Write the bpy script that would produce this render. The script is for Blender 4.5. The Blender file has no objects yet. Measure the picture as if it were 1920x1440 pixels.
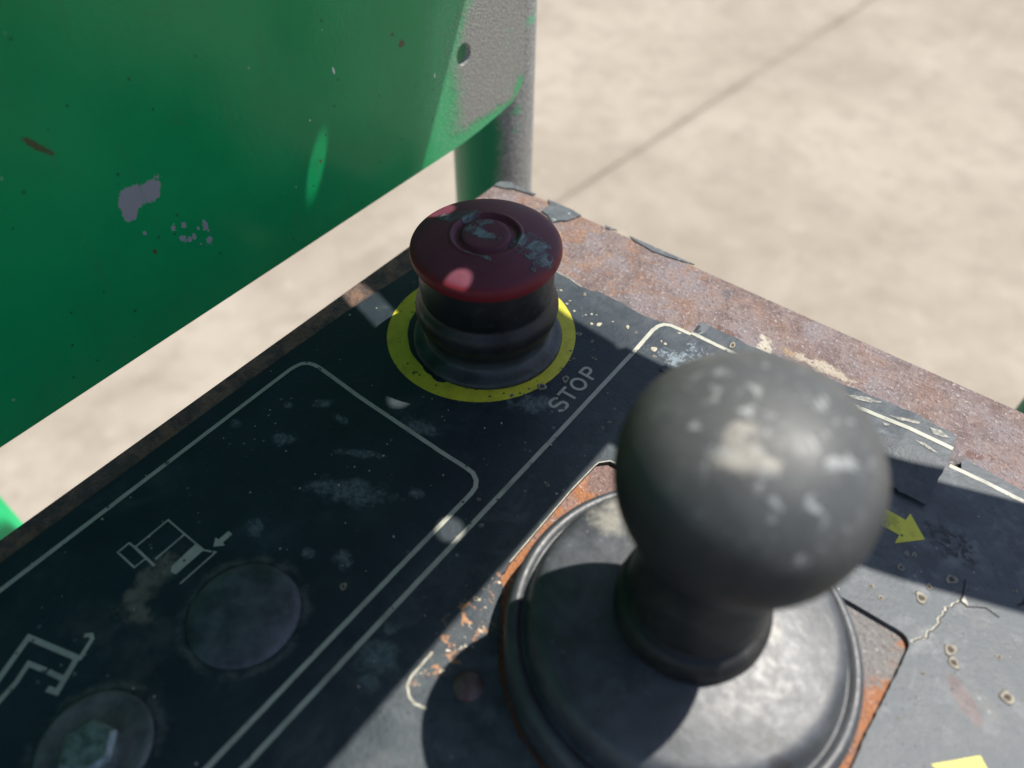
import bpy, bmesh, math, random
from mathutils import Vector, Matrix, noise as mnoise
from mathutils.geometry import tessellate_polygon
random.seed(7)
PI = math.pi
sc = bpy.context.scene
COL = sc.collection

# ------------------------------------------------------------------ camera, sky, sun, exposure
cam = bpy.data.cameras.new('camera')
camo = bpy.data.objects.new('camera', cam); COL.objects.link(camo)
RM = Matrix(((0.79314, 0.60897, 0.00915), (0.45638, -0.5843, -0.67105), (-0.40331, 0.53642, -0.74135)))
m = Matrix((RM[0], -RM[1], -RM[2])).transposed().to_4x4()
m.translation = Vector((0.10351, -0.12229, 0.16006))
camo.matrix_world = m
cam.sensor_fit = 'HORIZONTAL'
cam.lens = 5.7
cam.sensor_width = 5.7 * 1920 / 1442
cam.clip_start = 0.005
cam.clip_end = 400
cam.dof.use_dof = True
cam.dof.focus_distance = 0.212
cam.dof.aperture_fstop = 1.9
sc.camera = camo

SUN = Vector((0.249, 0.468, 1.0))
S0 = SUN.normalized()
w = bpy.data.worlds.new('World'); sc.world = w; w.use_nodes = True
wn = w.node_tree.nodes
bg = wn['Background']
sky = wn.new('ShaderNodeTexSky'); sky.sky_type = 'NISHITA'; sky.sun_disc = False
sky.sun_elevation = math.asin(S0.z); sky.sun_rotation = math.atan2(S0.x, S0.y)
w.node_tree.links.new(sky.outputs[0], bg.inputs[0])
bg.inputs[1].default_value = 0.10
sl = bpy.data.lights.new('sun', 'SUN'); sl.energy = 5.0; sl.angle = math.radians(0.53); sl.color = (1.0, 0.95, 0.87)
slo = bpy.data.objects.new('sun', sl); COL.objects.link(slo)
slo.rotation_euler = S0.to_track_quat('Z', 'Y').to_euler()
sc.view_settings.view_transform = 'Standard'
sc.view_settings.look = 'None'
sc.view_settings.exposure = 0.42
sc.view_settings.gamma = 1.0
sc.view_settings.use_curve_mapping = False

# ------------------------------------------------------------------ node helpers
class Mat:
    def __init__(self, name):
        self.m = bpy.data.materials.new(name); self.m.use_nodes = True
        self.t = self.m.node_tree; self.n = self.t.nodes; self.l = self.t.links
        self.b = self.n['Principled BSDF']
        self.tc = self.n.new('ShaderNodeTexCoord').outputs['Object']
    def put(self, sock, v):
        if v is None: return
        if hasattr(v, 'is_linked'): self.l.new(v, sock)
        else:
            if sock.type == 'RGBA' and len(v) == 3: v = (*v, 1)
            sock.default_value = v
    def noise(self, scale, detail=4, rough=.55, dist=0, co=None):
        n = self.n.new('ShaderNodeTexNoise'); self.put(n.inputs['Vector'], co or self.tc)
        n.inputs['Scale'].default_value = scale; n.inputs['Detail'].default_value = detail
        n.inputs['Roughness'].default_value = rough; n.inputs['Distortion'].default_value = dist
        return n.outputs[0]
    def voro(self, scale, feat='F1', co=None, rnd=1):
        n = self.n.new('ShaderNodeTexVoronoi'); n.feature = feat; self.put(n.inputs['Vector'], co or self.tc)
        n.inputs['Scale'].default_value = scale; n.inputs['Randomness'].default_value = rnd
        return n.outputs['Distance'], n.outputs.get('Color')
    def math(self, op, a, b=None, c=None, clamp=False):
        n = self.n.new('ShaderNodeMath'); n.operation = op; n.use_clamp = clamp
        for i, v in enumerate((a, b, c)):
            if v is not None: self.put(n.inputs[i], v)
        return n.outputs[0]
    def ramp(self, v, a, b, lo=0., hi=1., smooth=True):
        n = self.n.new('ShaderNodeMapRange'); n.interpolation_type = 'SMOOTHSTEP' if smooth else 'LINEAR'
        self.put(n.inputs[0], v); n.inputs[1].default_value = a; n.inputs[2].default_value = b
        n.inputs[3].default_value = lo; n.inputs[4].default_value = hi
        return n.outputs[0]
    def mix(self, f, a, b, mode='MIX'):
        n = self.n.new('ShaderNodeMix'); n.data_type = 'RGBA'; n.blend_type = mode; n.clamp_factor = True
        self.put(n.inputs[0], f); self.put(n.inputs[6], a); self.put(n.inputs[7], b)
        return n.outputs[2]
    def mapping(self, loc, rot=(0, 0, 0), scale=(1, 1, 1), typ='TEXTURE', co=None):
        n = self.n.new('ShaderNodeMapping'); n.vector_type = typ; self.put(n.inputs['Vector'], co or self.tc)
        n.inputs['Location'].default_value = loc; n.inputs['Rotation'].default_value = rot; n.inputs['Scale'].default_value = scale
        return n.outputs[0]
    def length(self, v):
        n = self.n.new('ShaderNodeVectorMath'); n.operation = 'LENGTH'; self.put(n.inputs[0], v); return n.outputs['Value']
    def sep(self, v=None):
        n = self.n.new('ShaderNodeSeparateXYZ'); self.put(n.inputs[0], v or self.tc); return n.outputs
    def blob(self, c, r, rot=(0, 0, 0), nz=None, amp=.8, edge=.25):
        """soft ragged patch at c (mm) with half sizes r (mm)"""
        d = self.length(self.mapping([x / 1000 for x in c], rot, [x / 1000 for x in r]))
        if nz is not None:
            d = self.math('ADD', d, self.math('MULTIPLY', self.math('SUBTRACT', nz, .5), amp * 3.6))
        return self.ramp(d, 1 + edge, 1 - edge)
    def mx(self, *vs):
        o = vs[0]
        for v in vs[1:]: o = self.math('MAXIMUM', o, v)
        return o
    def bump(self, h, dist, strength=1., normal=None):
        n = self.n.new('ShaderNodeBump'); self.put(n.inputs['Height'], h)
        n.inputs['Distance'].default_value = dist; n.inputs['Strength'].default_value = strength
        if normal: self.put(n.inputs['Normal'], normal)
        return n.outputs[0]
    def out(self, col=None, rough=None, metal=None, normal=None, spec=None):
        self.put(self.b.inputs['Base Color'], col); self.put(self.b.inputs['Roughness'], rough)
        self.put(self.b.inputs['Metallic'], metal); self.put(self.b.inputs['Normal'], normal)
        self.put(self.b.inputs['Specular IOR Level'], spec)
        return self.m

def mat_concrete():
    M = Mat('concrete')
    big = M.noise(1.7, 6, .6, .3); mid = M.noise(11, 5, .6); fine = M.noise(90, 4, .65); grit = M.noise(420, 2, .6)
    c = M.mix(M.ramp(big, .3, .72), (0.2786, 0.2346, 0.1819), (0.3784, 0.3295, 0.2652))
    c = M.mix(M.ramp(mid, .42, .72, 0, .5), c, (0.2329, 0.1929, 0.149))
    c = M.mix(M.ramp(fine, .5, .8, 0, .28), c, (0.449, 0.4019, 0.3325))
    st = M.noise(3.1, 5, .7, .8)
    c = M.mix(M.ramp(st, .60, .78, 0, .25), c, (0.237, 0.1832, 0.1314))
    tr = M.noise(5, 5, .65, .5, co=M.mapping((0, 0, 0), (0, 0, .5), (1, .16, 1), 'POINT'))
    c = M.mix(M.ramp(tr,   .56, .70, 0, .22), c, (0.4658, 0.4179, 0.3479))
    c = M.mix(M.ramp(M.noise(23, 5, .7, .3), .58, .68, 0, .45), c, (0.4407, 0.3938, 0.321))
    jd = M.math('ABSOLUTE', M.sep(M.mapping((-.8795, 1.6732, 0), (0, 0, -math.atan2(.1183, 1.2389))))[0])
    jn_ = M.math('ADD', jd, M.math('MULTIPLY', M.math('SUBTRACT', M.noise(14, 5, .7), .5), .06))
    c = M.mix(M.ramp(jn_, .05, .0, 0, .28), c, (0.1872, 0.1486, 0.1108))
    sp, _ = M.voro(6)
    c = M.mix(M.math('MULTIPLY', M.ramp(sp, .16, .05), M.ramp(M.noise(40, 3), .4, .65, 0, .5)), c, (0.2245, 0.1849, 0.1453))
    h = M.math('ADD', M.math('MULTIPLY', mid, .6), M.math('ADD', fine, M.math('MULTIPLY', grit, .4)))
    return M.out(c, .85, normal=M.bump(h, .004, .6))

def mat_dark_joint():
    M = Mat('joint_soil')
    return M.out(M.mix(M.noise(40), (.24, .20, .155), (.34, .29, .235)), .95)

def mat_rust():
    M = Mat('rusted_steel')
    X, Y, Z = M.sep()
    a = M.noise(48, 6, .62, .6); b = M.noise(150, 5, .6, .4); g = M.noise(900, 3, .7); f = M.noise(2600, 2, .6)
    left = M.ramp(X, .075, -.02)                        # more orange near the far left corner
    c = M.mix(M.ramp(b, .3, .7), (0.133, 0.0891, 0.08353), (0.2347, 0.179, 0.167))
    c = M.mix(M.ramp(a, .46, .62, 0, .85), c, (0.2113, 0.179, 0.1869))
    c = M.mix(M.ramp(M.noise(70, 5, .65, .5), .57, .68, 0, .85), c, (0.09781, 0.09148, 0.09546))
    o = M.math('MULTIPLY', M.ramp(M.noise(85, 6, .66, .9), .47, .66), M.math('ADD', .28, M.math('MULTIPLY', left, .55)))
    c = M.mix(o, c, (0.2661, 0.1272, 0.06364))
    o2 = M.math('MULTIPLY', M.ramp(M.noise(190, 5, .66, .5), .55, .68, 0, .8), M.math('ADD', .12, M.math('MULTIPLY', left, .8)))
    c = M.mix(o2, c, (0.313, 0.191, 0.1114))
    c = M.mix(M.ramp(M.noise(130, 4, .6, .5), .6, .72, 0, .7), c, (0.1174, 0.03978, 0.02387))
    nz = M.noise(260, 5, .65)
    # pale scraped patch and orange bloom in front of the flap
    c = M.mix(M.blob((73, 55, -2), (5, 3.2, 9), nz=M.math('ADD', .12, nz), amp=1.3), c, (0.3599, 0.2387, 0.1193))
    c = M.mix(M.blob((82, 55, -2), (8, 2, 9), nz=nz, amp=.9), c, (0.3912, 0.3341, 0.2625))
    c = M.mix(M.blob((66, 53, -2), (2, 3.4, 9), (0, 0, .5), nz=nz, amp=1.1), c, (0.4695, 0.4296, 0.3501))
    # strong orange inside the cut-out around the boot
    cut = M.math('MULTIPLY', M.ramp(M.math('ABSOLUTE', M.math('SUBTRACT', X, .090)), .045, .041), M.ramp(Y, -.010, -.0125))
    c = M.mix(M.math('MULTIPLY', cut, M.ramp(b, .35, .6, .35, .95)), c, (0.3443, 0.1313, 0.04375))
    c = M.mix(M.math('MULTIPLY', cut, M.blob((117, -19, -2), (14, 10, 9), nz=nz, amp=.7)), c, (0.1799, 0.1711, 0.1631))
    c = M.mix(M.math('MULTIPLY', cut, M.blob((54, -16, -2), (5, 6, 9), nz=nz, amp=.4)), c, (0.1956, 0.1193, 0.1034))
    c = M.mix(M.ramp(g, .57, .71, 0, .65), c, (0.4852, 0.4454, 0.4375))
    c = M.mix(M.math('MULTIPLY', M.ramp(X, -.034, -.040), M.ramp(Y, .055, .03, .0, .8)), c, M.mix(M.ramp(b, .4, .62), (.040, .027, .021), (.20, .105, .062)))
    c = M.mix(M.ramp(g, .44, .30, 0, .85), c, (0.08608, 0.06364, 0.06364))
    h = M.math('ADD', M.math('MULTIPLY', b, 1.2), M.math('ADD', M.math('MULTIPLY', g, .9), M.math('MULTIPLY', f, .35)))
    return M.out(c, M.ramp(g, .3, .7, .75, .42), normal=M.bump(h, .0011, .75), spec=.5)

def decal_mat(name, flap=False):
    M = Mat(name)
    X, Y, Z = M.sep()
    n1 = M.noise(42, 6, .62, .4); n2 = M.noise(170, 5, .65, .3); n3 = M.noise(700, 3, .65); nf = M.noise(3000, 2, .6)
    nz = M.noise(230, 5, .68)
    c = M.mix(M.ramp(n1, .35, .7), (.0125, .0225, .032), (.020, .033, .044))
    # painted sunlight: decal lightened on the joystick side and rear band
    lit_side = M.ramp(X, .020, .075); lit_band = M.ramp(Y, .022, .046)
    lit_fac = M.math('MULTIPLY', M.mx(lit_side, M.math('MULTIPLY', lit_band, .75)), M.ramp(n2, .25, .8, .25, 1.))
    c = M.mix(lit_fac, c, (.098, .11, .122))
    c = M.mix(M.math('MULTIPLY', lit_side, M.ramp(M.noise(95, 6, .7, .8), .50, .72, 0, .6)), c, (.18, .195, .205))
    c = M.mix(M.math('MULTIPLY', lit_side, M.ramp(M.noise(60, 5, .7, .5), .58, .75, 0, .5)), c, (.15, .13, .12))
    # dust veil and smears
    c = M.mix(M.math('MULTIPLY', M.ramp(M.noise(30, 6, .7, .9), .48, .72), M.ramp(n2, .3, .7, 0, .6)), c, (.06, .082, .088))
    tan = (.19, .175, .135); pale = (.15, .185, .19)
    sm = []
    for x, y, rx, ry, r in ((6, -60, 8, 3.2, .5), (-19, -59, 2.4, 1.7, .3), (-4, -81, 2.2, 1.6, 0), (19, -74, 2.2, 1.8, .2), (-33, -63, 1.5, 1.2, 0),
                            (42, -86, 4.2, 3.0, .4), (44, -91, 2.0, 1.6, .2), (39.5, -80, 2.2, 1.3, .9), (-12, -45, 2, 1.2, 0), (11.4, -78, 1.4, 1.1, 0),
                            (-20, -44, 2.4, 1.3, .8), (0, -50, 5, 1.1, .5), (-27, -50, 1.6, 1.2, 0), (20, -50, 1.8, 1.2, .4), (26, -8, 6, 2.6, .7), (6, -34, 4, 2.5, .2)):
        sm.append(M.blob((x, y, 0), (rx, ry, 9), (0, 0, r), nz=nz, amp=1.05, edge=.5))
    sm2 = M.mx(*sm)
    c = M.mix(M.math('MULTIPLY', sm2, M.ramp(n3, .3, .65, .15, .8)), c, pale)
    dirt = []
    for x, y, rx, ry, r in ((-11, -105, 3.2, 7.5, .2), (-8.5, -110.5, 5.2, 2.0, -.1), (-13.5, -101, 3.0, 2.2, 0), (-2, -112, 5.5, 4.0, .6), (-13, -118, 6, 5, .4), (2, -119, 7, 4, .2), (9, -121.5, 7, 3, .1)):
        dirt.append(M.blob((x, y, 0), (rx, ry, 9), (0, 0, r), nz=nz, amp=.9, edge=.45))
    c = M.mix(M.math('MULTIPLY', M.mx(*dirt[2:]), M.ramp(n2, .35, .65, .1, .5)), c, (.075, .082, .078))
    c = M.mix(M.math('MULTIPLY', M.mx(*dirt[:2]), M.ramp(n2, .32, .62, .15, .85)), c, tan)
    # dust rings round the blanking plug and the bolt washer
    for cx, cy, R, wd in ((11.6, -97, 13.6, 1.6), (10.6, -132.9, 12.3, 1.7)):
        d = M.length(M.mapping((cx / 1000, cy / 1000, 0)))
        ring = M.ramp(M.math('ABSOLUTE', M.math('SUBTRACT', d, M.math('ADD', R / 1000, M.math('MULTIPLY', M.math('SUBTRACT', nz, .5), .005)))), wd / 1000, 0)
        c = M.mix(M.math('MULTIPLY', ring, M.ramp(n2, .38, .6, .0, .6)), c, (.12, .13, .118))
    # worn-through dark symbol, scuffed brown smear
    dk = M.blob((130, 17.3, 0), (6.6, 4.0, 9), (0, 0, -.15), nz=nz, amp=.5, edge=.2)
    c = M.mix(M.math('MULTIPLY', dk, M.ramp(M.noise(420, 4, .7, 1.), .44, .56, .1, .92)), c, (.008, .010, .013))
    br = M.blob((143.2, -18.7, 0), (4.6, 1.9, 9), (0, 0, -.75), nz=nz, amp=.6)
    c = M.mix(M.math('MULTIPLY', br, .8), c, (.10, .066, .066))
    # bluish scuffs near the corner of the right-hand frame
    sc_ = M.mx(M.blob((49, 31, 0), (8, 2.4, 9), (0, 0, .1), nz=nz, amp=1.), M.blob((55, 36, 0), (7, 2.2, 9), (0, 0, -.2), nz=nz, amp=1.), M.blob((54, 28, 0), (9, 1., 9), (0, 0, .05), nz=nz, amp=.8))
    c = M.mix(M.math('MULTIPLY', sc_, M.ramp(n3, .42, .62, 0, .75)), c, (.25, .31, .35))
    # rust freckles on the strip beside the boot
    rs = M.blob((52, -68, 0), (4.5, 16, 9), nz=nz, amp=.4)
    c = M.mix(M.math('MULTIPLY', rs, M.ramp(M.noise(330, 4, .65, .5), .55, .62)), c, (.40, .20, .10))
    c = M.mix(M.math('MULTIPLY', rs, M.ramp(M.noise(520, 3, .65), .61, .66)), c, (.62, .55, .42))
    v, _ = M.voro(260); c = M.mix(M.math('MULTIPLY', M.ramp(v, .14, .07, 0, .5), M.ramp(n1, .5, .62)), c, (.26, .29, .29))
    v2, _ = M.voro(430); c = M.mix(M.math('MULTIPLY', M.ramp(v2, .16, .08), M.ramp(n1, .45, .6, 0, .8)), c, (.006, .007, .008))
    scr = M.noise(160, 3, .6, co=M.mapping((0, 0, 0), (0, 0, .6), (1, 14, 1), 'POINT'))
    c = M.mix(M.ramp(scr, .68, .74, 0, .35), c, (.20, .23, .24))
    h = M.math('ADD', M.math('MULTIPLY', n2, .5), M.math('ADD', M.math('MULTIPLY', n3, .5), M.math('MULTIPLY', nf, .18)))
    r = M.math('ADD', M.ramp(n2, .3, .75, .47, .58), M.math('MULTIPLY', sm2, .1))
    return M.out(c, r, normal=M.bump(h, .00035, .7), spec=.4)

def mat_print(name, col, worn=(.05, .06, .065)):
    M = Mat(name)
    n2 = M.noise(240, 5, .65); n3 = M.noise(900, 3, .6)
    c = M.mix(M.ramp(n2, .3, .75), col, [x * .8 for x in col])
    c = M.mix(M.ramp(n3, .62, .72, 0, .6), c, [x * .5 for x in col])
    c = M.mix(M.ramp(M.noise(110, 5, .7, .5), .52, .70, 0, .6), c, [x * .42 + .012 for x in col])
    v, _ = M.voro(330); c = M.mix(M.ramp(v, .16, .09, 0, .9), c, worn)
    v, _ = M.voro(120); c = M.mix(M.math('MULTIPLY', M.ramp(v, .14, .06), M.ramp(n2, .45, .55)), c, (.06, .045, .035))
    return M.out(c, .5, normal=M.bump(n3, .0002, .5))

def mat_green_sheet():
    M = Mat('green_paint_sheet')
    X, Y, Z = M.sep()
    nz = M.noise(240, 5, .7); n1 = M.noise(28, 5, .6); gr = M.noise(1500, 3, .65); gr2 = M.noise(420, 3, .6)
    c = M.mix(M.ramp(n1, .3, .7), (.005, .30, .098), (.008, .345, .115))
    c = M.mix(M.ramp(M.noise(75, 5, .7, .6), .58, .75, 0, .3), c, (.05, .20, .10))
    # worn bare-metal end with overspray border
    bnd = M.math('ADD', M.math('ADD', Y, M.math('MULTIPLY', M.math('SUBTRACT', M.noise(55, 4, .6), .5), .014)), M.math('MULTIPLY', M.math('SUBTRACT', gr2, .5), .010))
    lim = M.math('ADD', .0695, M.math('MULTIPLY', M.math('POWER', M.math('MULTIPLY', M.math('SUBTRACT', Z, .024), 40), 2), .0045))
    worn = M.ramp(M.math('SUBTRACT', bnd, lim), -.004, .0085)
    low = M.ramp(M.math('ADD', Z, M.math('MULTIPLY', M.math('SUBTRACT', gr2, .5), .006)), .0085, .0125)
    worn = M.math('MULTIPLY', worn, low)
    corner = M.blob((-70, 112.5, 14), (9, 4.5, 5), (.6, 0, 0), nz=nz, amp=.5)
    worn = M.math('MULTIPLY', worn, M.math('SUBTRACT', 1, M.math('MULTIPLY', corner, .9)))
    gcol = M.mix(M.ramp(gr, .40, .62), (.21, .205, .195), (.37, .355, .34))
    gcol = M.mix(M.ramp(M.noise(140, 4, .6), .62, .72, 0, .5), gcol, (.14, .40, .25))
    c = M.mix(worn, c, gcol)
    c = M.mix(M.math('MULTIPLY', M.ramp(M.math('SUBTRACT', bnd, lim), -.020, -.004, 0, .55), M.math('SUBTRACT', 1, worn)), c, (.075, .45, .20))
    # sugar-like speckle in the transition
    tr = M.math('MULTIPLY', M.ramp(M.math('SUBTRACT', bnd, lim), -.016, -.002), M.ramp(gr, .56, .64))
    c = M.mix(M.math('MULTIPLY', tr, .7), c, (.44, .60, .45))
    # chips down to grey primer
    nzf = M.noise(780, 3, .65)
    chips = [M.blob((-70, -50, 48), (5, 3.9, 3.1), (.3, 0, 0), nz=nz, amp=.55, edge=.06), M.blob((-70, -45, 48), (5, 3.8, 2.6), (.5, 0, 0), nz=nz, amp=.6, edge=.06),
             M.blob((-70, -51.8, 45.5), (5, 2.2, 2.6), nz=nz, amp=.5, edge=.06)]
    for y, z, r in ((-42.8, 35, .8), (-39.9, 34, .8), (-41.5, 30.4, 1.0), (-39.6, 29.4, .7), (-38.2, 29.3, .7), (-33.8, 30.4, 1.3), (-34.4, 25.9, 1.2), (-50.5, 37.9, .5), (-37, 26.3, .5), (-36.2, 31, .4)):
        chips.append(M.blob((-70, y, z), (5, r * .8, r * 1.2), nz=nzf, amp=.9, edge=.10))
    c = M.mix(M.mx(*chips), c, M.mix(n1, (.26, .27, .31), (.37, .38, .42)))
    wh = M.mx(M.blob((-70, 19.8, 54.6), (5, .45, 1.2), (.2, 0, 0), nz=nz, amp=.5), M.blob((-70, 62.6, 36.8), (5, .35, .8), nz=nz, amp=.5), M.blob((-70, 8, 44), (5, .3, .3)))
    c = M.mix(wh, c, (.65, .72, .66))
    ru = M.mx(M.blob((-70, 48.3, 52.5), (5, 1.3, 1.2), nz=nz, amp=.9), M.blob((-70, -64.8, 69), (5, 3.8, .8), (-.95, 0, 0), nz=nz, amp=.8), M.blob((-70, 44.9, 56.6), (5, .5, .5), nz=nz), M.blob((-70, 9, 30), (5, .5, .5), nz=nz), M.blob((-70, -50, 31.5), (5, .5, .7), nz=nz))
    c = M.mix(M.math('MULTIPLY', ru, .8), c, (.10, .05, .03))
    v, _ = M.voro(150); c = M.mix(M.ramp(v, .075, .04, 0, .7), c, (.012, .05, .025))
    sc1 = M.noise(150, 3, .6, co=M.mapping((0, 0, 0), (.5, 0, 0), (1, 1, 16), 'POINT')); sc2 = M.noise(90, 3, .6, co=M.mapping((0, 0, 0), (-.9, 0, 0), (1, 22, 1), 'POINT'))
    c = M.mix(M.math('MULTIPLY', M.math('MAXIMUM', M.ramp(sc1, .70, .76), M.ramp(sc2, .71, .77)), M.ramp(M.noise(33, 3), .45, .6, 0, .4)), c, (.20, .36, .25))
    c = M.mix(M.ramp(M.noise(26, 4, .6, co=M.mapping((0, 0, 0), (0, 0, 0), (1, 3.5, .5), 'POINT')), .55, .75, 0, .35), c, (.06, .20, .10))
    v, _ = M.voro(95); c = M.mix(M.ramp(v, .045, .03, 0, .6), c, (.3, .45, .35))
    h = M.math('ADD', M.math('MULTIPLY', M.math('MULTIPLY', gr, worn), 1.2), M.math('ADD', M.math('MULTIPLY', gr2, .12), M.math('MULTIPLY', M.math('MULTIPLY', tr, gr), .8)))
    return M.out(c, M.math('ADD', M.ramp(n1, .3, .7, .20, .27), M.math('MULTIPLY', worn, .32)), normal=M.bump(h, .0009, .55), spec=.36)

def mat_green_pole():
    M = Mat('green_paint_pole')
    X, Y, Z = M.sep()
    gr = M.noise(1100, 3, .65); n2 = M.noise(60, 4, .6); gr2 = M.noise(380, 3, .6)
    side = M.math('ADD', M.math('ADD', M.math('MULTIPLY', X, .78), M.math('MULTIPLY', Y, .62)), M.math('MULTIPLY', M.math('SUBTRACT', n2, .5), .010))
    worn = M.ramp(M.math('ADD', side, M.math('MULTIPLY', M.math('SUBTRACT', gr2, .5), .006)), -.0005, .0065)
    c = M.mix(n2, (.012, .20, .085), (.018, .245, .105))
    gcol = M.mix(M.ramp(gr, .38, .62), (.15, .155, .15), (.37, .375, .365))
    gcol = M.mix(M.ramp(M.noise(70, 3, .6), .6, .68, 0, .8), gcol, (.10, .42, .22))
    c = M.mix(worn, c, gcol)
    return M.out(c, M.math('ADD', .36, M.math('MULTIPLY', worn, .2)), normal=M.bump(M.math('MULTIPLY', gr, M.math('ADD', .12, worn)), .0011, .7))

def mat_green(name='green_paint', col=(.009, .40, .14)):
    M = Mat(name); n = M.noise(35, 5, .6); f = M.noise(500, 3, .6)
    c = M.mix(M.ramp(n, .3, .7), [x * .85 for x in col], [x * 1.1 for x in col])
    c = M.mix(M.ramp(M.noise(90, 5, .7), .66, .72, 0, .7), c, (.25, .25, .27))
    return M.out(c, .38, normal=M.bump(f, .0003, .5))

def mat_red_cap():
    M = Mat('faded_red_plastic')
    nz = M.noise(330, 5, .72, .3); n1 = M.noise(110, 5, .6); n3 = M.noise(900, 3, .6); st = M.noise(420, 4, .65, .4, co=M.mapping((0, 0, 0), (0, 0, .75), (1, .28, 1), 'POINT'))
    c = M.mix(M.ramp(n1, .3, .7), (.125, .033, .055), (.17, .043, .068))
    X, Y, Z = M.sep()
    d = M.length(M.mapping((-.0012, .0047, .036)))
    c = M.mix(M.ramp(d, .0186, .0203), c, (.19, .016, .026))
    c = M.mix(M.ramp(M.noise(70, 4, .65), .55, .75, 0, .35), c, (.13, .035, .052))
    g = [((-9.8, 7.6), (4.6, 2.3), .75), ((-5.4, 8.6), (3.0, 1.7), -.35), ((-14.6, 4.6), (2.3, 1.6), .8), ((-3.2, 4.0), (5.0, 1.75), .12), ((9.6, 8.7), (4.6, 3.6), -.15), ((14.8, 7.0), (3.4, 3.2), -.2), ((12.0, 10.6), (3.5, 1.6), .1), ((16.2, 2.2), (.7, .5), 0), ((2.5, -3.2), (4, .6), .1)]
    ms = [M.blob((x, y, 37), (rx, ry, 30), (0, 0, r), nz=M.math('MULTIPLY', M.math('ADD', nz, st), .5), amp=1.5, edge=.22) for (x, y), (rx, ry), r in g]
    k = M.mx(*ms)
    tl = M.mix(M.ramp(st, .4, .62), (.085, .125, .13), (.23, .30, .31))
    c = M.mix(M.math('MULTIPLY', k, M.ramp(st, .36, .56, .25, .92)), c, tl)
    v, _ = M.voro(330); c = M.mix(M.ramp(v, .1, .05, 0, .5), c, (.12, .03, .035))
    h = M.math('ADD', M.math('MULTIPLY', k, .8), M.math('ADD', M.math('MULTIPLY', M.math('MULTIPLY', st, k), 1.4), M.math('MULTIPLY', n3, .15)))
    return M.out(c, M.ramp(n1, .3, .7, .47, .58), normal=M.bump(h, .00030, .8), spec=.35)

def mat_rubber(name, base, dust, rough, amt=.5, sc=1.):
    M = Mat(name)
    n1 = M.noise(70 * sc, 6, .65, .5); n2 = M.noise(330 * sc, 4, .65); n3 = M.noise(1500, 2, .6)
    c = M.mix(M.math('MULTIPLY', M.ramp(n1, .38, .72), amt), base, dust)
    c = M.mix(M.ramp(n2, .58, .74, 0, amt * .8), c, dust)
    v, _ = M.voro(300); c = M.mix(M.ramp(v, .11, .05, 0, amt), c, [min(1, x * 1.7) for x in dust])
    return M, c, M.ramp(n2, .3, .7, rough - .05, rough + .07), M.math('ADD', M.math('MULTIPLY', n2, .5), M.math('MULTIPLY', n3, .3))

def mat_knob():
    M, c, r, h = mat_rubber('knob_rubber', (.014, .0155, .016), (.034, .037, .039), .50, .5)
    zz = M.sep()[2]; c = M.mix(M.math('MULTIPLY', M.ramp(M.math('ADD', zz, M.math('MULTIPLY', M.math('SUBTRACT', M.noise(60, 4, .6), .5), .02)), .063, .081), .85), c, M.mix(M.noise(160, 5, .65), (.058, .062, .064), (.118, .126, .129)))  # knob colour lightened towards the top to stand for sunlight
    nz = M.noise(520, 4, .7)
    dirt = [M.blob((91.0, -55.8, 81.0), (3.0, 1.9, 5), (0, 0, .6), nz=nz, amp=1.2, edge=.45), M.blob((89.3, -52.8, 82), (1.6, 2.3, 5), nz=nz, amp=1.3, edge=.45), M.blob((94.5, -54.5, 81), (1.6, 1.0, 5), nz=nz, amp=1.2, edge=.45)]
    c = M.mix(M.math('MULTIPLY', M.mx(*dirt), M.ramp(nz, .3, .6, .3, .8)), c, (.45, .42, .365))
    top = M.mx(M.blob((94, -49, 84), (17, 15, 9), nz=nz, amp=.5, edge=.6), M.blob((103, -58, 78), (7, 6, 8), nz=nz, amp=.6, edge=.6))
    fl = M.ramp(M.noise(300, 3, .55, .6), .57, .66)
    fl2 = M.ramp(M.noise(480, 3, .6, .2), .63, .70)
    c = M.mix(M.math('MULTIPLY', top, M.math('MAXIMUM', M.math('MULTIPLY', fl, .75), M.math('MULTIPLY', fl2, .6))), c, (.36, .38, .38))
    return M.out(c, r, normal=M.bump(h, .0003, .5), spec=.42)

def mat_boot():
    M, c, r, h = mat_rubber('boot_rubber', (.034, .038, .044), (.084, .092, .105), .49, .8, 1.6)
    nz = M.noise(260, 5, .7)
    tan = M.mx(M.blob((69.5, -33, 20), (7.5, 6.5, 9), (0, 0, .7), nz=nz, amp=.75, edge=.5), M.blob((76, -28, 20), (3, 3.5, 9), nz=nz, amp=.8, edge=.5))
    c = M.mix(M.math('MULTIPLY', tan, .6), c, (.40, .375, .31))
    bl = M.mx(M.blob((117.5, -60.5, 17), (2.4, 1.3, 9), (0, 0, .3), nz=nz, amp=.6), M.blob((113.5, -59, 17), (2, .9, 9), (0, 0, .9), nz=nz, amp=.8))
    c = M.mix(M.math('MULTIPLY', bl, .8), c, (.022, .02, .02))
    c = M.mix(M.math('MULTIPLY', M.blob((104.5, -40.5, 26), (3, 4, 6), nz=nz, amp=.7, edge=.5), .7), c, (.33, .31, .26))
    return M.out(c, r, normal=M.bump(h, .0003, .5), spec=.85)

def mat_neck():
    M, c, r, h = mat_rubber('collar_rubber', (.008, .009, .011), (.034, .038, .043), .42, .45)
    X, Y, Z = M.sep()
    c = M.mix(M.math('MULTIPLY', M.ramp(Z, .009, .004), M.ramp(M.noise(120, 5, .7), .35, .65, .15, .75)), c, (.075, .085, .09))
    return M.out(c, r, normal=M.bump(h, .0003, .6))

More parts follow.
